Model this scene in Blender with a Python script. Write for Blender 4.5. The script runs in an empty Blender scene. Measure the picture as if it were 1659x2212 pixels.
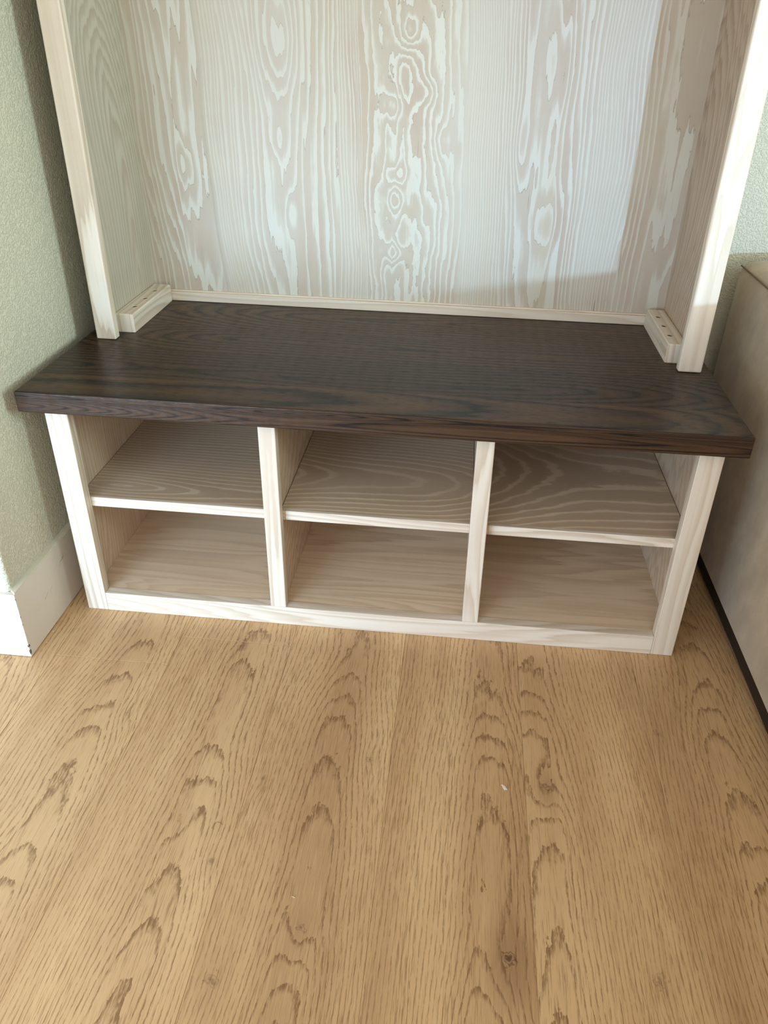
import bpy, bmesh, math, random
from mathutils import Vector, Matrix

random.seed(7)
scene = bpy.context.scene
PI = math.pi

# ------------------------------------------------------------------ camera
cam_data = bpy.data.cameras.new('camera')
cam = bpy.data.objects.new('camera', cam_data)
scene.collection.objects.link(cam)
fw = Vector((-0.066976, 0.869481, -0.489405))
rt = Vector((0.995560, 0.090749, 0.024981))
up = Vector((-0.066133, 0.485559, 0.871699))
m = Matrix((rt, up, -fw)).transposed().to_4x4()
m.translation = Vector((0.70654, -1.11401, 1.02416))
cam.matrix_world = m
cam_data.sensor_fit = 'VERTICAL'
cam_data.sensor_height = 36.0
cam_data.lens = 36.0 * 1629.39 / 2212.0
cam_data.shift_x = -36.9 / 2212.0
cam_data.shift_y = -120.1 / 2212.0
cam_data.clip_start = 0.01
scene.camera = cam

# ------------------------------------------------------------------ world, lights, exposure
scene.view_settings.view_transform = 'Standard'
scene.view_settings.look = 'None'
scene.view_settings.gamma = 1.0
scene.view_settings.use_curve_mapping = False
scene.view_settings.exposure = 0.0

world = bpy.data.worlds.new('daylight')
scene.world = world
world.use_nodes = True
bg = world.node_tree.nodes['Background']
bg.inputs['Color'].default_value = (1.0, 0.955, 0.89, 1)
bg.inputs['Strength'].default_value = 1.38


def lamp(name, kind, loc, aim, energy, color, **kw):
    d = bpy.data.lights.new(name, kind)
    o = bpy.data.objects.new(name, d)
    scene.collection.objects.link(o)
    o.location = loc
    o.rotation_euler = (Vector(aim) - Vector(loc)).to_track_quat('-Z', 'Y').to_euler()
    d.energy = energy
    d.color = color
    for k, v in kw.items():
        setattr(d, k, v)
    return o


# low window light that crosses the hutch from the right front
lamp('low_window_light', 'SPOT', (2.12, -2.77, 0.79), (1.14, 0.49, 0.76), 228.0,
     (0.40, 0.68, 1.0), spot_size=math.radians(25), spot_blend=1.0, shadow_soft_size=0.022)
# patio door at the left front
lamp('patio_door_light', 'AREA', (-0.36, -1.45, 0.33), (0.02, 0.0, 0.20), 7.6,
     (0.52, 0.75, 1.0), shape='RECTANGLE', size=0.85, size_y=0.62, spread=math.radians(80))
# window in the right hand wall
lamp('side_window_light', 'AREA', (2.9, -1.05, 1.25), (0.0, -0.15, 0.8), 7.4,
     (0.76, 1.0, 0.94), shape='RECTANGLE', size=0.4, size_y=1.1, spread=math.radians(75))
# added spot lamp low down, standing in for sun reflected up off the floor
_n = Vector((0.0, -0.438, 0.899))
_p = Vector((-0.215, -0.90, 0.042))
lamp('glint_stand_in_spot', 'SPOT', _p, _p + _n, 3.4, (1.0, 0.96, 0.86),
     spot_size=math.radians(178.0), spot_blend=0.0, shadow_soft_size=0.004)

# ------------------------------------------------------------------ shader expression helper


class NT:
    def __init__(self, mat):
        self.nt = mat.node_tree
        self.L = self.nt.links

    def node(self, t, **kw):
        n = self.nt.nodes.new(t)
        for k, v in kw.items():
            setattr(n, k, v)
        return n

    def put(self, sock, v):
        if isinstance(v, E):
            self.L.new(v.s, sock)
        elif hasattr(v, 'is_linked') or hasattr(v, 'links'):
            self.L.new(v, sock)
        else:
            sock.default_value = v

    def math(self, op, a, b=None, c=None):
        n = self.node('ShaderNodeMath', operation=op)
        self.put(n.inputs[0], a)
        if b is not None:
            self.put(n.inputs[1], b)
        if c is not None:
            self.put(n.inputs[2], c)
        return E(self, n.outputs[0])

    def vec(self, x, y, z=0.0):
        n = self.node('ShaderNodeCombineXYZ')
        self.put(n.inputs[0], x)
        self.put(n.inputs[1], y)
        self.put(n.inputs[2], z)
        return E(self, n.outputs[0])

    def noise(self, x, y, z=0.0, detail=2.0, rough=0.5, dist=0.0):
        n = self.node('ShaderNodeTexNoise')
        self.put(n.inputs['Vector'], self.vec(x, y, z))
        n.inputs['Scale'].default_value = 1.0
        n.inputs['Detail'].default_value = detail
        n.inputs['Roughness'].default_value = rough
        n.inputs['Distortion'].default_value = dist
        return E(self, n.outputs[0])

    def white(self, x):
        n = self.node('ShaderNodeTexWhiteNoise', noise_dimensions='1D')
        self.put(n.inputs['W'], x)
        return E(self, n.outputs[0])

    def uv(self):
        n = self.node('ShaderNodeUVMap', uv_map='UVMap')
        s = self.node('ShaderNodeSeparateXYZ')
        self.L.new(n.outputs[0], s.inputs[0])
        return E(self, s.outputs[0]), E(self, s.outputs[1])

    def obj(self):
        n = self.node('ShaderNodeTexCoord')
        s = self.node('ShaderNodeSeparateXYZ')
        self.L.new(n.outputs['Object'], s.inputs[0])
        return E(self, s.outputs[0]), E(self, s.outputs[1]), E(self, s.outputs[2])

    def ramp(self, f, stops, interp='LINEAR'):
        n = self.node('ShaderNodeValToRGB')
        n.color_ramp.interpolation = interp
        el = n.color_ramp.elements
        while len(el) < len(stops):
            el.new(0.5)
        for e, (p, c) in zip(el, stops):
            e.position = p
            e.color = c if len(c) == 4 else (*c, 1)
        self.put(n.inputs[0], f)
        return E(self, n.outputs[0])

    def curve(self, f, pts, lo, hi):
        n = self.node('ShaderNodeFloatCurve')
        cm = n.mapping
        cv = cm.curves[0]
        while len(cv.points) < len(pts):
            cv.points.new(0.5, 0.5)
        x0, x1 = pts[0][0], pts[-1][0]
        for q, (x, y) in zip(cv.points, pts):
            q.location = ((x - x0) / (x1 - x0), (y - lo) / (hi - lo))
            q.handle_type = 'VECTOR'
        cm.update()
        self.put(n.inputs['Value'], (f - x0) / (x1 - x0))
        return E(self, n.outputs[0]) * (hi - lo) + lo

    def mix(self, fac, a, b, mode='MIX'):
        n = self.node('ShaderNodeMix', data_type='RGBA', blend_type=mode)
        n.clamp_factor = True
        self.put(n.inputs[0], fac)
        for i, v in ((6, a), (7, b)):
            if isinstance(v, E):
                self.L.new(v.s, n.inputs[i])
            else:
                n.inputs[i].default_value = (*v[:3], 1)
        return E(self, n.outputs[2])

    def sstep(self, a, b, x):
        n = self.node('ShaderNodeMapRange', interpolation_type='SMOOTHSTEP')
        self.put(n.inputs[0], x)
        n.inputs[1].default_value = a
        n.inputs[2].default_value = b
        return E(self, n.outputs[0])


class E:
    def __init__(self, g, s):
        self.g, self.s = g, s

    def __add__(self, o): return self.g.math('ADD', self, o)
    __radd__ = __add__
    def __mul__(self, o): return self.g.math('MULTIPLY', self, o)
    __rmul__ = __mul__
    def __sub__(self, o): return self.g.math('SUBTRACT', self, o)
    def __rsub__(self, o): return self.g.math('SUBTRACT', o, self)
    def __truediv__(self, o): return self.g.math('DIVIDE', self, o)
    def frac(self): return self.g.math('FRACT', self)
    def floor(self): return self.g.math('FLOOR', self)
    def abs(self): return self.g.math('ABSOLUTE', self)
    def sqrt(self): return self.g.math('SQRT', self)
    def exp(self): return self.g.math('EXPONENT', self)


def lin(r, g, b):
    def f(c):
        c /= 255.0
        return c / 12.92 if c <= 0.04045 else ((c + 0.055) / 1.055) ** 2.4
    return (f(r), f(g), f(b))


def new_mat(name, rough=0.5, spec=0.5, coat=0.0):
    mt = bpy.data.materials.new(name)
    mt.use_nodes = True
    b = mt.node_tree.nodes['Principled BSDF']
    b.inputs['Roughness'].default_value = rough
    b.inputs['Specular IOR Level'].default_value = spec
    b.inputs['Coat Weight'].default_value = coat
    return mt, b, NT(mt)


def bump(g, b, h, dist, strength=1.0):
    n = g.node('ShaderNodeBump')
    n.inputs['Distance'].default_value = dist
    n.inputs['Strength'].default_value = strength
    g.put(n.inputs['Height'], h)
    g.L.new(n.outputs[0], b.inputs['Normal'])


def gauss(g, u, v, u0, v0, su, sv):
    a = (u - u0) * (1.0 / su)
    c = (v - v0) * (1.0 / sv)
    return ((a * a + c * c) * -1.0).exp()


def board_field(g, u, v, width, rho, taper, wob, jag, seed=0.0, h0=0.02, spread=0.45, irr_a=2.2):
    """growth-ring field of plain sawn boards: u across, v along the grain"""
    if width:
        idx = (u * (1.0 / width)).floor()
        ul = u - (idx + 0.5) * width
        r1 = g.white(idx + seed)
        r2 = g.white(idx + (seed + 37.7))
        ul = ul - (r1 - 0.5) * (spread * 2 * width)
        vs = v + r2 * 7.0
        sgn = (g.math('GREATER_THAN', r2, 0.5) * 2.0) - 1.0
        vt = v * sgn + r1 * 0.9
    else:
        idx, ul, vs, vt, r1 = None, u, v + seed, v, None
    w1 = g.noise(ul * 2.0, vs * 1.3, seed + 1.3, detail=1.0) - 0.5
    x = ul + w1 * wob
    h = (g.noise(0.3, vs * 1.1, seed + 5.1, detail=1.0) - 0.5) * 0.25 + vt * taper + h0
    jg = (g.noise(ul * 60.0, vs * 22.0, seed + 2.0, detail=3.0, rough=0.6) - 0.5) * jag
    w2 = (g.noise(ul * 14.0, vs * 4.0, seed + 9.0, detail=2.0) - 0.5) * (jag * 2.4)
    r = (x * x + h * h).sqrt() + jg + w2
    irr = (g.noise(ul * 48.0, vs * 0.7, seed + 6.0, detail=2.0) - 0.5) * irr_a
    return r * (1.0 / rho) + irr, ul, vs, r1, idx


# ------------------------------------------------------------------ wood materials
WHITE_HI = lin(226, 221, 210)
WHITE_MID = lin(206, 192, 174)
WHITE_LO = lin(184, 164, 143)


def white_ash(name, width=0.0, rho=0.0085, taper=0.10, wob=0.10, jag=0.004, seed=0.0,
              light=None, mid=None, dark=None, thin=False, rough=0.42, contrast=1.0, h0=0.02, spread=0.45, irr_a=2.2):
    light = light or WHITE_HI
    mid = mid or WHITE_MID
    dark = dark or WHITE_LO
    mt, b, g = new_mat(name, rough=rough, spec=0.4)
    u, v = g.uv()
    F, ul, vs, r1, _ = board_field(g, u, v, width, rho, taper, wob, jag, seed, h0=h0, spread=spread, irr_a=irr_a)
    f = F.frac()
    col = g.ramp(f, [(0.0, mid), (0.10, light), (0.34, light), (0.50, mid), (0.93, dark), (0.985, mid)])
    if thin:
        col = g.ramp(f, [(0.0, mid), (0.06, light), (0.22, light), (0.32, mid), (0.85, dark), (1.0, mid)])
    tone = g.noise(u * 7.0, v * 1.1, seed + 3.0, detail=2.0)
    col = g.mix(g.sstep(0.35, 0.75, tone) * 0.55, col, mid)
    pink = g.noise(u * 11.0, v * 1.6, seed + 8.0, detail=1.0)
    col = g.mix(g.sstep(0.5, 0.75, pink) * 0.25, col, lin(206, 180, 165))
    fib = g.noise(u * 900.0, v * 22.0, seed, detail=2.0)
    col = g.mix((fib - 0.5).abs() * (0.9 * contrast), col, lin(236, 232, 226))
    pore = g.sstep(0.62, 0.72, g.noise(u * 1300.0, v * 45.0, seed + 4.0, detail=1.0))
    col = g.mix(pore * 0.16, col, dark)
    if r1 is not None:
        k = (r1 * 0.16) + 0.90
        col = g.mix(1.0, col, g.vec(k, k, k), 'MULTIPLY')
    g.L.new(col.s, b.inputs['Base Color'])
    bump(g, b, fib * 0.4 + f * 0.6, 0.0002, 0.5)
    return mt


def back_panel_material():
    mt, b, g = new_mat('whitewashed_figured_veneer', rough=0.42, spec=0.4)
    u, v = g.uv()          # u = x, v = z in metres
    wv = (g.noise(u * 3.0, v * 2.2, 4.0, detail=1.0) - 0.5) * 0.05
    uu = u + wv * g.sstep(0.0, 0.05, u)
    lean = (v - 0.78) * 0.045
    ua = g.math('MINIMUM', g.math('MAXIMUM', uu + lean * g.sstep(0.9, 0.0, u), 0.0), 1.16)
    step = g.math('GREATER_THAN', u, 0.174)
    G = g.curve(ua, [(0.0, 8.5), (0.03, 5.5), (0.06, 3.0), (0.09, 1.2), (0.115, 0.6), (0.15, 1.1), (0.174, 1.8),
                     (0.178, 17), (0.205, 12.5), (0.235, 8.8), (0.27, 5.6), (0.295, 3.9), (0.325, 3.0),
                     (0.36, 3.8), (0.40, 5.6), (0.44, 8.6), (0.477, 14.5),
                     (0.481, 8.2), (0.505, 5.6), (0.53, 3.2), (0.56, 2.3), (0.59, 3.2), (0.625, 5.8), (0.66, 8.6), (0.69, 10.6),
                     (0.694, 23.5), (0.725, 17.5), (0.76, 10.8), (0.80, 6.6), (0.84, 5.2), (0.87, 5.0), (0.905, 6.5),
                     (0.94, 10), (0.98, 17), (1.02, 23), (1.05, 26), (1.08, 27.2), (1.12, 27.8), (1.16, 29)], 0.0, 30.0)
    wig = g.curve(u, [(0.0, 0.12), (0.45, 0.12), (0.50, 0.6), (0.56, 1.0), (0.64, 0.75), (0.69, 0.25), (0.76, 0.15), (1.16, 0.12)], 0.0, 1.0)
    sl = g.curve(u, [(0.0, -3.0), (0.25, -3.5), (0.40, -3.0), (0.49, 0.5), (0.56, 7.5), (0.63, 2.0), (0.72, -1.0), (0.80, -4.5), (0.86, 3.0), (0.93, 2.0), (1.02, 0.0), (1.16, -2.5)], -8.0, 8.0)
    F = G + sl * (v - 0.5)
    F = F + (g.noise(u * 9.0, v * 2.4, 1.7, detail=2.0, rough=0.55) - 0.5) * 3.4
    F = F + (g.noise(u * 24.0, v * 10.0, 3.1, detail=4.0, rough=0.55) - 0.5) * 3.2 * wig
    F = F + (g.noise(u * 150.0, v * 26.0, 6.1, detail=3.0, rough=0.6) - 0.5) * 0.30
    F = F + (g.noise(u * 55.0, v * 0.7, 21.0, detail=2.0) - 0.5) * 1.9
    for (x, z, sx, sz, a) in [(0.556, 0.616, 0.022, 0.022, 2.6), (0.555, 0.722, 0.018, 0.024, 2.2),
                              (0.560, 0.775, 0.020, 0.018, -1.4), (0.578, 1.030, 0.018, 0.030, 2.4),
                              (0.570, 0.955, 0.024, 0.060, -2.6), (0.545, 0.900, 0.022, 0.024, 1.8),
                              (0.612, 0.925, 0.020, 0.022, -1.6), (0.338, 0.690, 0.013, 0.050, 1.5),
                              (0.119, 0.775, 0.016, 0.045, -1.6), (0.322, 1.00, 0.040, 0.085, -2.4),
                              (0.318, 0.830, 0.020, 0.035, -1.1), (0.865, 0.690, 0.030, 0.060, -1.8),
                              (0.865, 0.980, 0.035, 0.120, -2.0), (0.800, 0.840, 0.016, 0.060, -1.2),
                              (0.645, 0.840, 0.020, 0.040, 1.6)]:
        F = F + gauss(g, u, v, x, z, sx, sz) * a
    f = F.frac()
    even = (F * 0.5).frac()
    hi = lin(207, 205, 193)
    mid = lin(197, 191, 176)
    lo = lin(189, 178, 161)
    edge = lin(150, 137, 123)
    col = g.ramp(f, [(0.0, edge), (0.035, lo), (0.40, lo), (0.62, mid), (0.72, hi), (0.97, hi), (1.0, mid)])
    tight = g.curve(u, [(0.0, 0.4), (0.06, 0.1), (0.17, 0.0), (0.18, 0.75), (0.24, 0.45), (0.30, 0.0), (0.42, 0.1), (0.46, 0.6), (0.50, 0.2), (0.54, 0.0), (0.64, 0.0),
                        (0.69, 0.65), (0.74, 0.55), (0.80, 0.1), (0.92, 0.1), (0.97, 0.6), (1.04, 0.5), (1.10, 0.0), (1.16, 0.1)], 0.0, 1.0)
    col = g.mix(tight * 0.75, col, mid)
    # plates of bare, pinker wood inside the widest rings
    wide = g.noise(u * 13.0, v * 2.6, 12.0, detail=2.0)
    plate = g.sstep(0.50, 0.66, wide) * g.sstep(0.75, 0.55, f)
    col = g.mix(plate * 0.55, col, lin(182, 160, 143))
    wash = g.noise(u * 5.0, v * 1.2, 7.0, detail=2.0)
    col = g.mix(g.sstep(0.45, 0.75, wash) * 0.40, col, lin(200, 198, 190))
    yel = g.noise(u * 17.0, v * 0.9, 17.0, detail=1.0)
    col = g.mix(g.sstep(0.58, 0.78, yel) * 0.35, col, lin(196, 184, 156))
    fib = g.noise(u * 850.0, v * 30.0, 1.0, detail=2.0)
    col = g.mix((fib - 0.5).abs() * 0.6, col, lin(215, 213, 206))
    # resin streaks
    st = g.sstep(0.70, 0.76, g.noise(u * 260.0, v * 9.0, 2.2, detail=1.0)) * g.sstep(0.60, 0.70, g.noise(u * 16.0, v * 5.0, 9.2, detail=1.0))
    col = g.mix(st * 0.65, col, lin(120, 112, 112))
    g.L.new(col.s, b.inputs['Base Color'])
    bump(g, b, f * 0.7 + fib * 0.3, 0.0003, 0.5)
    return mt


def dark_ash():
    mt, b, g = new_mat('dark_stained_ash', rough=0.36, spec=0.34)
    u, v = g.uv()
    F, ul, vs, r1, _ = board_field(g, u, v, 0.135, 0.0125, 0.075, 0.055, 0.0040, 3.0, h0=0.015, spread=0.22, irr_a=0.6)
    f = F.frac()
    base, mid, drk = lin(76, 54, 36), lin(56, 39, 27), lin(16, 11, 8)
    col = g.ramp(f, [(0.0, drk), (0.06, mid), (0.40, base), (0.76, mid), (0.90, drk), (1.0, drk)])
    k = (r1 * 0.5) + 0.75
    col = g.mix(1.0, col, g.vec(k, k, k), 'MULTIPLY')
    warm = g.noise(u * 9.0, v * 1.4, 4.0, detail=2.0)
    col = g.mix(g.sstep(0.5, 0.75, warm) * 0.4, col, lin(70, 47, 34))
    pore = g.sstep(0.56, 0.68, g.noise(u * 1400.0, v * 40.0, 2.0, detail=1.0))
    col = g.mix(pore * 0.55, col, lin(26, 20, 17))
    g.L.new(col.s, b.inputs['Base Color'])
    bump(g, b, (pore * -1.0) + f * -0.3, 0.0002, 0.45)
    g.L.new((pore * 0.22 + 0.34).s, b.inputs['Roughness'])
    return mt


KNOTS = [(0.822, -0.576, 1.0, 0.013), (0.888, -0.316, 0.8, 0.009), (0.446, -0.349, 0.45, 0.006),
         (0.406, -0.492, 0.5, 0.007), (0.551, -0.568, 0.6, 0.008), (0.607, -0.297, 0.5, 0.006),
         (1.084, -0.192, 0.45, 0.010), (0.184, -0.249, 0.45, 0.006), (0.340, -0.432, 0.45, 0.007),
         (0.455, -0.640, 0.5, 0.012), (1.010, -0.585, 0.5, 0.012), (0.330, -0.070, 0.4, 0.008)]


def oak_floor():
    mt, b, g = new_mat('oak_laminate', rough=0.40, spec=0.38)
    u, v = g.uv()            # u = x, v = y in metres, printed board pattern per plank
    W = 0.2145
    uo = u - 0.2115
    kx = None
    for (x, y, a, s) in KNOTS:
        d = gauss(g, u, v, x, y, s * 2.6, s * 5.5) * a
        kx = d if kx is None else kx + d
    idx = (uo * (1.0 / W)).floor()
    ul = uo - (idx + 0.5) * W
    off = g.curve(idx, [(-6, 0.0), (-1, 0.03), (0, 0.035), (1, 0.01), (2, 0.055), (3, -0.085), (4, 0.01), (6, 0.02)], -0.2, 0.2)
    sd = g.white(idx + 11.0) * 9.0
    xs = ul - off
    # wander of the heart line, then hyperbolic rings
    wv = (g.noise(sd, v * 3.0, 1.0, detail=1.0) - 0.5) * 0.07
    x = xs - wv * g.sstep(0.12, 0.0, xs.abs())
    h = (g.noise(sd + 3.0, v * 2.6, 2.0, detail=1.0) - 0.5) * 0.06 + (v + 0.86) * 0.15
    jag = (g.noise(u * 110.0, v * 40.0, sd, detail=3.0, rough=0.65) - 0.5) * 0.0085
    w2 = (g.noise(u * 16.0, v * 5.0, sd, detail=2.0) - 0.5) * 0.016
    r = (x * x + h * h).sqrt() + jag + w2
    F = r * (1.0 / 0.0118) + g.math('MAXIMUM', x.abs() - 0.024, 0.0) * 70.0 + kx * 2.0
    f = F.frac()
    centre = g.sstep(0.095, 0.0, x.abs())
    line = g.sstep(0.62, 0.94, f) * g.sstep(1.0, 0.97, f)
    base = g.ramp(g.noise(u * 10.0, v * 1.3, sd, detail=3.0, rough=0.55),
                  [(0.30, lin(192, 155, 114)), (0.5, lin(212, 176, 132)), (0.70, lin(229, 195, 149))])
    base = g.mix(centre * 0.25, base, lin(186, 150, 112))
    # pores: short dark dashes, dense in the latewood lines and everywhere a little
    p1 = g.noise(u * 620.0, v * 26.0, sd, detail=2.0, rough=0.6)
    p2 = g.noise(u * 330.0, v * 60.0, sd + 4.0, detail=2.0, rough=0.6)
    fine = g.sstep(0.50, 0.68, p1)
    dash = g.sstep(0.38, 0.55, p2)
    band = g.sstep(0.42, 0.62, g.noise(u * 30.0, v * 1.9, sd + 2.0, detail=1.0))
    col = g.mix(fine * (band * 0.34 + 0.24), base, lin(140, 104, 68))
    col = g.mix(line * (dash * 0.75 + 0.22) * (centre * 0.22 + 0.58), col, lin(122, 86, 54))
    light = g.sstep(0.52, 0.70, g.noise(u * 480.0, v * 18.0, sd + 7.0, detail=1.0))
    col = g.mix(light * 0.28, col, lin(224, 192, 148))
    # knots and their halo
    col = g.mix(g.sstep(0.15, 1.0, kx) * 0.35, col, lin(120, 84, 56))
    kk = None
    for (x0, y0, a, s) in KNOTS:
        rr = ((u - x0) * (u - x0) + (v - y0) * (v - y0) * 0.8).sqrt() + (g.noise(u * 110.0, v * 110.0, x0 * 9.0, detail=2.0) - 0.5) * (s * 2.2)
        ring = g.sstep(s * 0.16, 0.0, (rr - s * 0.55).abs()) * 0.6 + g.sstep(s * 0.45, 0.0, rr) * 0.8
        t = ring * a
        kk = t if kk is None else kk + t
    col = g.mix(g.math('MINIMUM', kk, 0.8), col, lin(74, 50, 34))
    # medullary fleck patch
    fl = g.sstep(0.70, 0.735, g.noise(u * 70.0, v * 130.0, 3.0, detail=1.0, dist=1.0)) * gauss(g, u, v, 0.925, -0.10, 0.06, 0.08)
    col = g.mix(fl * 0.6, col, lin(205, 172, 128))
    g.L.new(col.s, b.inputs['Base Color'])
    bump(g, b, (fine * -0.5) + line * dash * -0.8, 0.0002, 0.5)
    g.L.new((fine * 0.10 + 0.38).s, b.inputs['Roughness'])
    return mt


def wall_paint():
    mt, b, g = new_mat('textured_wall_paint', rough=0.75, spec=0.25)
    x, y, z = g.obj()
    n1 = g.noise(x * 230.0, y * 230.0, z * 230.0, detail=3.0, rough=0.55)
    n2 = g.noise(x * 75.0, y * 75.0, z * 75.0, detail=2.0)
    hgt = g.sstep(0.42, 0.62, n1) * 0.6 + n2 * 0.8
    c = g.mix(n2, lin(213, 213, 194), lin(220, 220, 202))
    g.L.new(c.s, b.inputs['Base Color'])
    bump(g, b, hgt, 0.0024, 0.8)
    return mt


def white_trim():
    mt, b, g = new_mat('white_trim_paint', rough=0.45, spec=0.4)
    x, y, z = g.obj()
    c = g.mix(g.noise(x * 9.0, y * 9.0, z * 9.0, detail=3.0), lin(222, 216, 206), lin(232, 228, 220))
    # scuffs on the side face
    s1 = g.sstep(0.60, 0.72, g.noise(x * 40.0, (y * 28.0) + z * 22.0, (y * 90.0) - z * 150.0, detail=3.0, rough=0.65))
    msk = gauss(g, y, z, -0.045, 0.075, 0.035, 0.022) + gauss(g, y, z, 0.02, 0.11, 0.05, 0.02)
    c = g.mix(s1 * msk * 0.55, c, lin(120, 112, 104))
    dots = g.sstep(0.76, 0.79, g.noise(x * 160.0, y * 160.0, z * 160.0, detail=0.0))
    c = g.mix(dots * 0.0, c, lin(90, 84, 76))
    g.L.new(c.s, b.inputs['Base Color'])
    return mt


def suede():
    mt, b, g = new_mat('beige_suede', rough=0.95, spec=0.1)
    b.inputs['Sheen Weight'].default_value = 0.35
    b.inputs['Sheen Roughness'].default_value = 0.5
    x, y, z = g.obj()
    n = g.noise(x * 12.0, (y * 17.0) + z * 9.0, (z * 10.0) - y * 6.0, detail=5.0, rough=0.6)
    f = g.noise(x * 700.0, y * 700.0, z * 700.0, detail=2.0)
    c = g.ramp(n, [(0.3, lin(168, 152, 127)), (0.5, lin(184, 168, 142)), (0.7, lin(198, 183, 156))])
    c = g.mix((f - 0.5).abs() * 0.9, c, lin(140, 124, 104))
    g.L.new(c.s, b.inputs['Base Color'])
    bump(g, b, f + n * 2.0, 0.0008, 0.5)
    return mt


def plain(name, c, rough=0.6, spec=0.3, var=0.06, metal=0.0):
    mt, b, g = new_mat(name, rough=rough, spec=spec)
    b.inputs['Metallic'].default_value = metal
    x, y, z = g.obj()
    n = g.noise(x * 60.0, y * 60.0, z * 60.0, detail=2.0)
    col = g.mix(n, tuple(q * (1 - var) for q in c), tuple(min(1, q * (1 + var)) for q in c))
    g.L.new(col.s, b.inputs['Base Color'])
    return mt


M = dict(
    stile=white_ash('whitewashed_ash_stile', rho=0.016, taper=0.05, wob=0.12, jag=0.002, seed=1.0, h0=0.06,
                    light=lin(230, 222, 208), mid=lin(222, 210, 193), dark=lin(202, 186, 165), contrast=0.5),
    rail=white_ash('whitewashed_ash_rail', rho=0.014, taper=0.04, wob=0.12, jag=0.002, seed=6.0, h0=0.06,
                   light=lin(230, 223, 210), mid=lin(222, 210, 193), dark=lin(202, 187, 167), contrast=0.5),
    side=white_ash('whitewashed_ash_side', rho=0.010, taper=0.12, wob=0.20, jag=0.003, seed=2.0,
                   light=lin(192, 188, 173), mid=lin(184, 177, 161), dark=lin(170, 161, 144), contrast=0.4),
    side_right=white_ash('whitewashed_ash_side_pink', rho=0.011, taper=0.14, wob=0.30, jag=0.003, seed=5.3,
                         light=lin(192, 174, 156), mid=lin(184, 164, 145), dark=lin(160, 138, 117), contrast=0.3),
    cubby=white_ash('limed_ash_cubby_side', rho=0.009, taper=0.12, wob=0.20, jag=0.003, seed=11.0,
                    light=lin(216, 194, 168), mid=lin(206, 182, 154), dark=lin(188, 162, 134)),
    shelf=white_ash('limed_ash_shelf', width=0.47, rho=0.0105, taper=0.10, wob=0.08, jag=0.004, seed=4.0, thin=True, spread=0.16, irr_a=0.5,
                    light=lin(232, 215, 190), mid=lin(204, 182, 156), dark=lin(196, 173, 147)),
    deck=white_ash('limed_ash_deck', width=0.125, rho=0.013, taper=0.035, wob=0.06, jag=0.002, seed=8.0, h0=0.05,
                   light=lin(230, 210, 184), mid=lin(222, 201, 172), dark=lin(204, 181, 153)),
    figured=back_panel_material(),
    dark=dark_ash(),
    oak=oak_floor(),
    wall=wall_paint(),
    trim=white_trim(),
    suede=suede(),
    black=plain('base_gap_shade', lin(44, 33, 26), 0.7),  # dark sofa base and feet, gap shade put into the colour
    under=plain('underlay', lin(60, 48, 38), 0.9),
    hole=plain('screw_hole_shade', lin(34, 22, 15), 0.9),  # near-black colour for the painted shade in the screw holes
    screw=plain('steel_screw', lin(120, 108, 92), 0.4, metal=0.8),
    ceiling=plain('ceiling_paint', lin(226, 224, 216), 0.9),
    flake=plain('white_paint_flake', lin(238, 236, 228), 0.6),
    woodchip=plain('pale_wood_sliver', lin(226, 206, 150), 0.7),
    chipmark=plain('bare_chip', lin(92, 74, 54), 0.9, var=0.2),
    caulk=plain('caulk', lin(222, 218, 200), 0.6),
    thread=plain('seam_thread', lin(122, 104, 82), 0.9),
)

# ------------------------------------------------------------------ geometry helpers


def link(o, parent=None):
    scene.collection.objects.link(o)
    if parent is not None:
        o.parent = parent
    return o


def set_uv(me, grain, off=(0.0, 0.0), across=None, edge=None):
    """grain: axis index the grain runs along. world-sized uv in metres"""
    uvl = me.uv_layers.new(name='UVMap')
    for p in me.polygons:
        n = [abs(c) for c in p.normal]
        k = n.index(max(n))
        if k == grain:
            a, c = [i for i in range(3) if i != grain]
        else:
            a = [i for i in range(3) if i not in (grain, k)][0]
            c = grain
        sh = 0.031 * k if across is None else 0.0
        sc = edge if (edge and k == 1) else 1.0
        for li in p.loop_indices:
            co = me.vertices[me.loops[li].vertex_index].co
            uvl.data[li].uv = (co[a] * sc + off[0] + sh, co[c] + off[1])


def mesh_obj(name, bm, mat, parent=None, grain=None, off=(0, 0), across=None, smooth=False, edge=None):
    bmesh.ops.recalc_face_normals(bm, faces=bm.faces)
    me = bpy.data.meshes.new(name)
    bm.to_mesh(me)
    bm.free()
    if grain is not None:
        set_uv(me, grain, off, across, edge)
    me.materials.append(mat)
    if smooth:
        for p in me.polygons:
            p.use_smooth = True
    return link(bpy.data.objects.new(name, me), parent)


def box_bm(x0, x1, y0, y1, z0, z1, bev=0.0, seg=2, bm=None):
    own = bm is None
    bm = bm or bmesh.new()
    vs = [bm.verts.new((x, y, z)) for x in (x0, x1) for y in (y0, y1) for z in (z0, z1)]
    q = [(0, 1, 3, 2), (4, 6, 7, 5), (0, 4, 5, 1), (2, 3, 7, 6), (0, 2, 6, 4), (1, 5, 7, 3)]
    fs = [bm.faces.new([vs[i] for i in f]) for f in q]
    bmesh.ops.recalc_face_normals(bm, faces=fs)
    if bev:
        es = list({e for f in fs for e in f.edges})
        bmesh.ops.bevel(bm, geom=es, offset=bev, segments=seg, profile=0.5, affect='EDGES')
    return bm


def box(name, x0, x1, y0, y1, z0, z1, mat, parent=None, grain=2, bev=0.0015, off=(0, 0), across=None, seg=2, edge=None):
    return mesh_obj(name, box_bm(x0, x1, y0, y1, z0, z1, bev, seg), mat, parent, grain, off, across, edge=edge)


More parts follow.
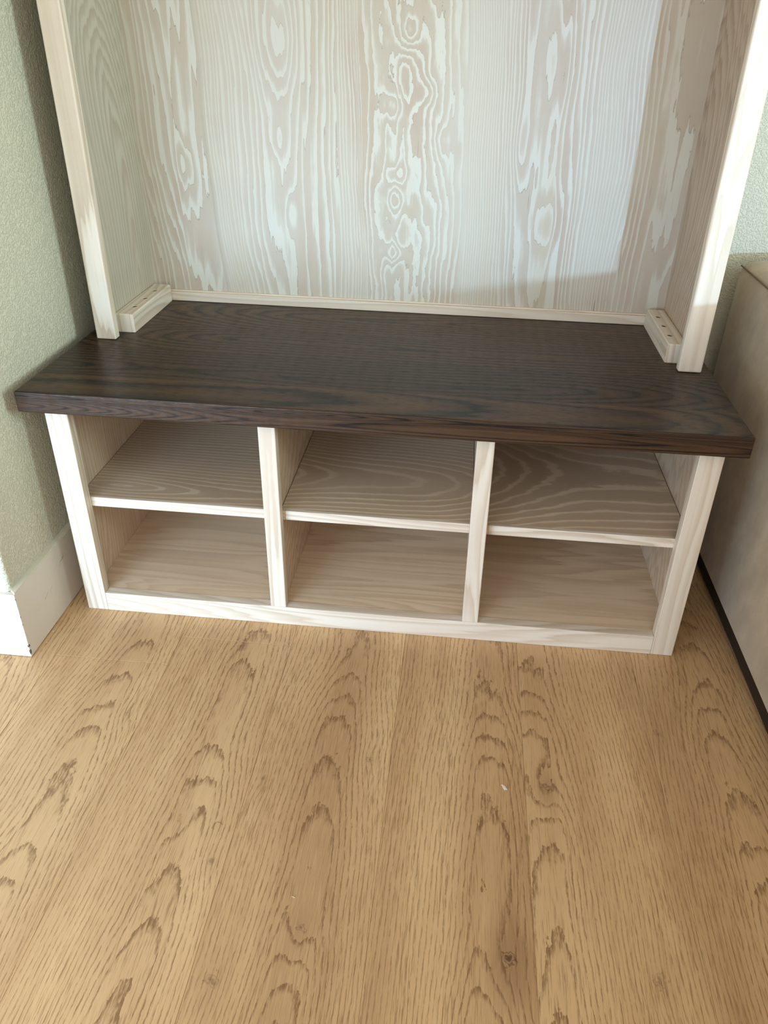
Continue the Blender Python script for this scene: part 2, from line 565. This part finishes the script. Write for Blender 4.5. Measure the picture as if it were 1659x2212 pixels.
def thing(name, label, cat, loc=(0, 0, 0), group=None):
    o = bpy.data.objects.new(name, None)
    o.empty_display_size = 0.05
    link(o)
    o.location = loc
    o['label'] = label
    o['category'] = cat
    if group:
        o['group'] = group
    return o


def struct(o):
    o['kind'] = 'structure'
    return o


# ------------------------------------------------------------------ setting
ZT = 0.4874           # top of the bench slab
YW = 0.5215           # back wall

floor = struct(box('floor', -2.2, 3.6, -3.6, YW, -0.03, -0.0085, M['under'], None, 1, 0))
PW = 0.2145
X0 = 0.2115
JOINTS = {-3: -0.5, -2: -0.95, -1: -0.132, 0: -0.058, 1: 0.36, 2: 0.40, 3: 0.33, 4: 0.42, 5: 0.37, 6: -0.4, 7: 0.1, 8: -.8}
for i in range(-7, 12):
    xa, xb = X0 + i * PW, X0 + (i + 1) * PW
    j = JOINTS.get(i, random.uniform(-1.2, 0.3))
    cuts = [YW - 0.008]
    while j > YW - 0.05:
        j -= 1.33
    while j > -3.5:
        cuts.append(j)
        j -= 1.33
    cuts.append(-3.55)
    for a, c in zip(cuts[1:], cuts[:-1]):
        if c - a < 0.03:
            continue
        box('plank', xa + 0.00012, xb - 0.00012, a + 0.00012, c - 0.00012, -0.0085, 0.0, M['oak'], floor, 1, 0.0006, across=1, seg=1)

# the wall: a nib standing out on the left, the back wall, right wall with the window opening far off
bm = box_bm(-2.2, -0.055, -0.134, YW + 0.1, 0.0, 2.5, 0.0)
es = [e for e in bm.edges if all(abs(v.co.x + 0.055) < 1e-5 and abs(v.co.y + 0.134) < 1e-5 for v in e.verts)]
bmesh.ops.bevel(bm, geom=es, offset=0.007, segments=5, profile=0.5, affect='EDGES')
wl = struct(mesh_obj('wall_left', bm, M['wall']))
struct(mesh_obj('wall_back', box_bm(-0.055, 3.6, YW, YW + 0.1, 0.0, 2.5), M['wall']))
struct(mesh_obj('ceiling', box_bm(-2.2, 3.6, -1.7, YW + 0.1, 2.5, 2.6), M['ceiling']))

# baseboards: side run and front run meet at a mitred, chipped corner
BX, BY, BH = -0.0425, -0.1425, 0.146


def prism(poly, z0, z1):
    bm = bmesh.new()
    lo = [bm.verts.new((x, y, z0)) for x, y in poly]
    hi = [bm.verts.new((x, y, z1)) for x, y in poly]
    n = len(poly)
    bm.faces.new(lo[::-1])
    bm.faces.new(hi)
    for k in range(n):
        bm.faces.new((lo[k], lo[(k + 1) % n], hi[(k + 1) % n], hi[k]))
    return bm


bm = prism([(BX, BY), (BX, YW), (-0.055, YW), (-0.055, -0.134)], 0.0015, BH)
bb = struct(mesh_obj('baseboard_left', bm, M['trim']))
bm = prism([(BX - 0.0006, BY), (-0.0556, -0.134), (-2.2, -0.134), (-2.2, BY)], 0.0015, BH)
bf = struct(mesh_obj('baseboard_front', bm, M['trim']))
struct(mesh_obj('baseboard_back', box_bm(-0.0425, 3.6, YW - 0.0125, YW, 0.0015, BH, 0.001), M['trim']))
# caulk bead along the top
bm = prism([(BX - 0.001, BY + 0.003), (BX - 0.003, YW), (-0.0555, YW), (-0.0555, -0.130)], BH, BH + 0.0022)
cb = mesh_obj('caulk_bead', bm, M['caulk'], bb)
# paint chips on the mitre
for (z, w, h) in [(0.012, 0.0035, 0.017), (0.027, 0.0045, 0.008), (0.096, 0.0013, 0.006), (0.078, 0.0011, 0.005), (0.136, 0.0011, 0.006)]:
    bm = bmesh.new()
    pts = []
    n = 7
    for k in range(n):
        t = 2 * PI * k / n
        rr = random.uniform(0.6, 1.0)
        pts.append((math.cos(t) * rr, math.sin(t) * rr))
    # wraps round the corner: one lobe on each face
    for face in (0, 1):
        ring = []
        for (a, c) in pts:
            s = abs(a) * w * (0.6 if face else 1.0)
            if face == 0:
                ring.append(bm.verts.new((BX + 0.00025, BY - 0.0001 + s, z + c * h * 0.5)))
            else:
                ring.append(bm.verts.new((BX + 0.0001 - s, BY - 0.00025, z + c * h * 0.5)))
        geom = bmesh.ops.convex_hull(bm, input=ring)
    mesh_obj('paint_chip', bm, M['chipmark'], bb)

# ------------------------------------------------------------------ storage bench
W, H = 1.15, 0.449
RB, SW, FT = 0.0430, 0.0408, 0.020
bench = thing('storage_bench', 'low whitewashed wooden cubby bench with a thick dark stained seat board', 'bench', (0, 0, 0))

# seat slab, eased edges
sl = box('seat_board', -0.029, 1.1775, -0.0275, 0.506, H, ZT, M['dark'], bench, 0, 0.003, off=(0.012, 0.0), seg=3, edge=6.5)
sl['label'] = 'thick dark brown stained ash seat board'

ez = 0.0016
box('stile', 0.0, SW, 0.0, FT, 0.0, H, M['stile'], bench, 2, ez, off=(0.05, 0.0))
box('stile', W - SW, W, 0.0, FT, 0.0, H, M['stile'], bench, 2, ez, off=(-1.02, 1.3))
box('bottom_rail', SW, W - SW, 0.0, FT, 0.0, RB, M['rail'], bench, 0, ez, off=(0.05, 0.2))
for (a, c, o) in ((0.3744, 0.4048, 0.9), (0.7466, 0.7769, 2.1)):
    box('divider_stile', a, c, 0.0, FT, RB, H, M['stile'], bench, 2, ez, off=(-a + 0.04, o))
box('side_panel', 0.0, 0.016, FT, 0.490, 0.0, H, M['cubby'], bench, 2, 0.0005, off=(-0.22, 0.0))
box('side_panel', W - 0.0125, W, FT, 0.490, 0.0, H, M['cubby'], bench, 2, 0.0005, off=(-0.20, 2.0))
for a, o in ((0.381, 3.0), (0.7535, 4.2)):
    box('divider_panel', a, a + 0.018, FT, 0.490, 0.024, H, M['cubby'], bench, 2, 0.0005, off=(-0.24, o))
box('back_panel', 0.0, W, 0.490, 0.496, 0.0, H, M['cubby'], bench, 0, 0.0004, off=(0.4, 0.7))
cells = [(0.016, 0.381), (0.399, 0.7535), (0.7715, W - 0.0125)]
for k, (a, c) in enumerate(cells):
    box('bottom_panel', a, c, FT, 0.490, 0.024, RB - 0.0006, M['deck'], bench, 0, 0.0004, off=(0.01 + 0.004 * k, 0.2 + 1.9 * k))
    s = box('shelf', a + 0.0012, c - 0.0012, FT + 0.008, 0.489, 0.2355, 0.2545, M['shelf'], bench, 0, 0.0006, off=(0.02 + 0.47 * k, 0.1 + 1.4 * k))
    box('edge_band', a + (0.010 if k else 0.0012), c - 0.0012, FT + 0.0005, FT + 0.008, 0.2353, 0.2549, M['rail'], s, 0, 0.0009, off=(0.2, 0.4 + k))
    if k:
        box('end_block', a + 0.0012, a + 0.0098, FT + 0.0005, FT + 0.008, 0.2353, 0.2547, M['cubby'], s, 0, 0.0006, off=(0.2, 0.4 + k))

# ------------------------------------------------------------------ hutch standing on the bench
hutch = thing('hall_tree_hutch', 'tall whitewashed wooden open-front hutch standing on the dark bench seat', 'hutch', (0, 0, ZT))
HZ = 1.45
YS, YS2 = 0.227, 0.246
YB = 0.493


def hbox(name, x0, x1, y0, y1, z0, z1, mat, grain, bev, off=(0, 0), across=None, seg=2, parent=None):
    o = box(name, x0, x1, y0, y1, z0 - ZT, z1 - ZT, mat, parent or hutch, grain, bev, off, across, seg)
    return o


Z0 = ZT + 0.0004
hbox('stile', 0.0, 0.0386, YS, YS2, Z0, HZ, M['stile'], 2, 0.0026, off=(-0.03, 5.0), seg=3)
hbox('stile', 1.1140, 1.1570, YS, YS2, Z0, HZ, M['stile'], 2, 0.0035, off=(-1.16, 7.3), seg=3)
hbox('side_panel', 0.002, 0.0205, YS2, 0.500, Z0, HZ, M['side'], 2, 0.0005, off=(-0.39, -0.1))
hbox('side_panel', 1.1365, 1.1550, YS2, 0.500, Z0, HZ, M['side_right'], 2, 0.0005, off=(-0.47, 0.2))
bp = hbox('back_panel', 0.0205, 1.1365, YB, 0.4995, Z0, HZ, M['figured'], 2, 0.0, off=(0.0, ZT), across=1)
hbox('back_rail', 0.0205, 1.1365, 0.4835, YB, Z0, ZT + 0.0205, M['rail'], 0, 0.0012, off=(0.3, 2.0))
hbox('cove_strip', 0.0205, 1.1365, 0.4885, YB, ZT + 0.0205, ZT + 0.0240, M['rail'], 0, 0.0010, off=(0.3, 2.6))
hbox('top_board', 0.0, 1.157, YS, 0.500, HZ, HZ + 0.02, M['side'], 0, 0.001)


def cleat(x0, x1, y0, y1, hgt, holes, off):
    c = 0.0022
    z1 = hgt
    bm = bmesh.new()

    def ring(ins, z, ch):
        a, b, d, e = x0 + ins, x1 - ins, y0 + ins, y1 - ins
        pts = [(a + ch, d), (b - ch, d), (b, d + ch), (b, e - ch), (b - ch, e), (a + ch, e), (a, e - ch), (a, d + ch)]
        return [bm.verts.new((x, y, z)) for x, y in pts]
    r0 = ring(0.0, 0.0004, 0.0016)
    r1 = ring(0.0, z1 - c, 0.0016)
    r2 = ring(c, z1, 0.0012)
    for a, b in ((r0, r1), (r1, r2)):
        for k in range(8):
            bm.faces.new((a[k], a[(k + 1) % 8], b[(k + 1) % 8], b[k]))
    bm.faces.new(r0[::-1])
    R, D, N = 0.0055, 0.011, 16
    xa, xb, hw = x0 + c, x1 - c, (x1 - x0) / 2 - c
    cx = (x0 + x1) / 2
    lines = {}

    def row(y):
        k = round(y, 5)
        if k not in lines:
            lines[k] = (bm.verts.new((xa, y, z1)), bm.verts.new((xb, y, z1)))
        return lines[k]
    last = (r2[7], r2[2])
    # first end: r2 order is front-left, front-right, right-front, right-back, back-right, back-left, left-back, left-front
    bm.faces.new((r2[0], r2[1], r2[2], r2[7]))
    for (hx, hy) in holes:
        lo_, hi_ = row(hy - hw), row(hy + hw)
        bm.faces.new((last[0], last[1], lo_[1], lo_[0]))
        top, out = [], []
        for k in range(N):
            t = 2 * PI * k / N
            ct, st = math.cos(t), math.sin(t)
            top.append(bm.verts.new((hx + R * ct, hy + R * st, z1)))
            q = hw / max(abs(ct), abs(st))
            if k == 2:
                out.append(hi_[1])
            elif k == 6:
                out.append(hi_[0])
            elif k == 10:
                out.append(lo_[0])
            elif k == 14:
                out.append(lo_[1])
            else:
                out.append(bm.verts.new((cx + q * ct, hy + q * st, z1)))
        bot = [bm.verts.new((v.co.x, v.co.y, z1 - D)) for v in top]
        for k in range(N):
            j = (k + 1) % N
            bm.faces.new((top[k], top[j], out[j], out[k]))
            bm.faces.new((top[k], top[j], bot[j], bot[k]))
        bm.faces.new(bot)
        last = hi_
    bm.faces.new((last[0], last[1], r2[3], r2[6]))
    bm.faces.new((r2[6], r2[3], r2[4], r2[5]))
    o = mesh_obj('mounting_cleat', bm, M['rail'], hutch, 1, off)
    for (hx, hy) in holes:
        b2 = bmesh.new()
        bmesh.ops.create_cone(b2, cap_ends=True, segments=16, radius1=R * 0.98, radius2=R * 0.98, depth=0.0010,
                              matrix=Matrix.Translation((hx, hy, z1 - 0.0022)))
        rec = mesh_obj('hole_shade_disc', b2, M['hole'], o)  # dark disc just below the rim paints the shade inside the hole
    return o


cleat(0.0206, 0.0590, 0.2720, 0.4815, 0.0375, [(0.0425, 0.322), (0.0425, 0.377), (0.0425, 0.432)], (0.4, 3.0))
cleat(1.0990, 1.1364, 0.2720, 0.4815, 0.0375, [(1.1130, 0.322), (1.1130, 0.377), (1.1130, 0.432)], (0.1, 6.0))

# ------------------------------------------------------------------ sofa
sofa = thing('sofa', 'large beige suede sofa close against the right side of the bench', 'sofa', (1.26, -0.4, 0))


def sofa_body():
    bm = bmesh.new()
    # section in x-z swept along y; outer side face at x = 0, top gently crowned
    prof = [(0.006, 0.040), (0.0, 0.050), (-0.003, 0.25), (-0.002, 0.45), (0.0, 0.615), (0.004, 0.632), (0.012, 0.641),
            (0.035, 0.646), (0.09, 0.650), (0.16, 0.651), (0.24, 0.648), (0.29, 0.635), (0.305, 0.60), (0.305, 0.034)]
    ys = [0.470, 0.466, 0.455, 0.43, 0.35, 0.20, 0.0, -0.25, -0.45, -0.70, -1.0, -1.3, -1.6, -1.62]
    rows = []
    for y in ys:
        ins = {0.470: 0.014, 0.466: 0.007, 0.455: 0.0015, -1.62: 0.02}.get(y, 0.0)
        drop = 0.0
        if y < -0.15:
            t = min(1.0, (-0.15 - y) / 0.95)
            drop = 0.0 * (t * t * (3 - 2 * t))
        row = []
        for (x, z) in prof:
            zz = z
            if z > 0.4:
                zz = z - drop - ins * 0.8
            xx = x + ins if x < 0.15 else x - ins
            row.append(bm.verts.new((xx, y + 0.4, zz)))
        rows.append(row)
    n = len(prof)
    for a, b in zip(rows, rows[1:]):
        for k in range(n):
            bm.faces.new((a[k], a[(k + 1) % n], b[(k + 1) % n], b[k]))
    bm.faces.new(rows[0])
    bm.faces.new(rows[-1][::-1])
    return bm


mesh_obj('armrest', sofa_body(), M['suede'], sofa, smooth=True)
box('back_cushion', 0.306, 2.0, 0.60, 0.86, 0.30, 0.665, M['suede'], sofa, None, 0.03, seg=4)
box('seat_cushion', 0.306, 2.0, -1.15, 0.60, 0.20, 0.42, M['suede'], sofa, None, 0.03, seg=4)
box('base_with_gap_shade', 0.005, 2.0, -1.18, 0.855, 0.012, 0.19, M['black'], sofa, None, 0.002)  # sofa base whose dark front paints the shaded gap under the armrest


def tube(pts, r, name, mat, parent, n=6):
    bm = bmesh.new()
    rings = []
    for i, p in enumerate(pts):
        p = Vector(p)
        a = Vector(pts[max(0, i - 1)])
        b = Vector(pts[min(len(pts) - 1, i + 1)])
        t = (b - a).normalized()
        s = t.cross(Vector((0, 0, 1)) if abs(t.z) < 0.9 else Vector((1, 0, 0))).normalized()
        w = t.cross(s)
        rings.append([bm.verts.new(p + s * (r * math.cos(2 * PI * k / n)) + w * (r * math.sin(2 * PI * k / n))) for k in range(n)])
    for a, b in zip(rings, rings[1:]):
        for k in range(n):
            bm.faces.new((a[k], a[(k + 1) % n], b[(k + 1) % n], b[k]))
    bm.faces.new(rings[0])
    bm.faces.new(rings[-1][::-1])
    return mesh_obj(name, bm, mat, parent, smooth=True)


tube([(0.0025, 0.858, 0.6325), (0.0015, 0.84, 0.6335), (0.0015, 0.60, 0.6335), (0.0015, 0.40, 0.6335), (0.0015, 0.24, 0.6335)], 0.0016, 'seam', M['thread'], sofa)
for (x, y) in ((0.05, 0.80), (0.05, -1.1), (1.9, 0.80), (1.9, -1.1)):
    b2 = bmesh.new()
    bmesh.ops.create_cone(b2, cap_ends=True, segments=16, radius1=0.02, radius2=0.024, depth=0.0125, matrix=Matrix.Translation((x, y, 0.0062)))
    mesh_obj('foot', b2, M['black'], sofa)

# ------------------------------------------------------------------ crumbs on the floor


def crumb(name, label, cat, x, y, pts, t, mat, group=None):
    bm = bmesh.new()
    lo = [bm.verts.new((a, c, 0.0)) for a, c in pts]
    hi = [bm.verts.new((a * 0.92, c * 0.92, t * random.uniform(0.7, 1.2))) for a, c in pts]
    n = len(pts)
    bm.faces.new(lo[::-1])
    bm.faces.new(hi)
    for k in range(n):
        bm.faces.new((lo[k], lo[(k + 1) % n], hi[(k + 1) % n], hi[k]))
    o = mesh_obj(name, bm, mat)
    o.location = (x, y, 0.0002)
    o['label'] = label
    o['category'] = cat
    if group:
        o['group'] = group
    return o


crumb('paint_flake', 'largest white paint flake, arrow shaped, on the oak floor in front of the bench', 'paint flake', 0.823, -0.326,
      [(-0.006, 0.004), (-0.0035, 0.0055), (0.0005, 0.003), (0.004, -0.0035), (0.0015, -0.003), (0.0005, -0.005), (-0.0025, -0.0005), (-0.0035, 0.003)], 0.0008, M['flake'])
crumb('paint_crumb', 'round white paint crumb on the floor at the foot of the left baseboard', 'paint crumb', -0.0375, -0.073,
      [(-0.0013, 0), (0, 0.0013), (0.0014, 0.0004), (0.0008, -0.0012)], 0.001, M['flake'])
crumb('paint_crumb', 'smaller white paint crumb by the left baseboard corner, nearer the camera', 'paint crumb', -0.0345, -0.103,
      [(-0.0010, 0), (0, 0.0009), (0.0011, 0.0003), (0.0005, -0.0009)], 0.0008, M['flake'])
crumb('wood_sliver', 'pale yellow wood sliver lying on the middle floor plank', 'wood sliver', 0.532, -0.529,
      [(-0.0028, 0.001), (0.0008, 0.0010), (0.0030, -0.0008), (0.0006, -0.0006)], 0.0008, M['woodchip'])
crumb('wood_crumb', 'tiny pale wood crumb on the floor left of the yellow sliver', 'wood crumb', 0.337, -0.520,
      [(-0.0010, 0), (0, 0.0012), (0.0011, 0.0003), (0.0006, -0.0010)], 0.0008, M['woodchip'])

tube([(-0.006, -0.004, 0.0006), (-0.0055, 0.003, 0.0009), (-0.0015, 0.0072, 0.0010), (0.004, 0.0066, 0.0008), (0.0075, 0.0040, 0.0006)], 0.00022, 'hair', M['chipmark'], None, 5)
_h = bpy.data.objects['hair']
_h.location = (0.3985, -0.439, 0)
_h['label'] = 'short curled hair lying on the floor left of the wood sliver'
_h['category'] = 'hair'
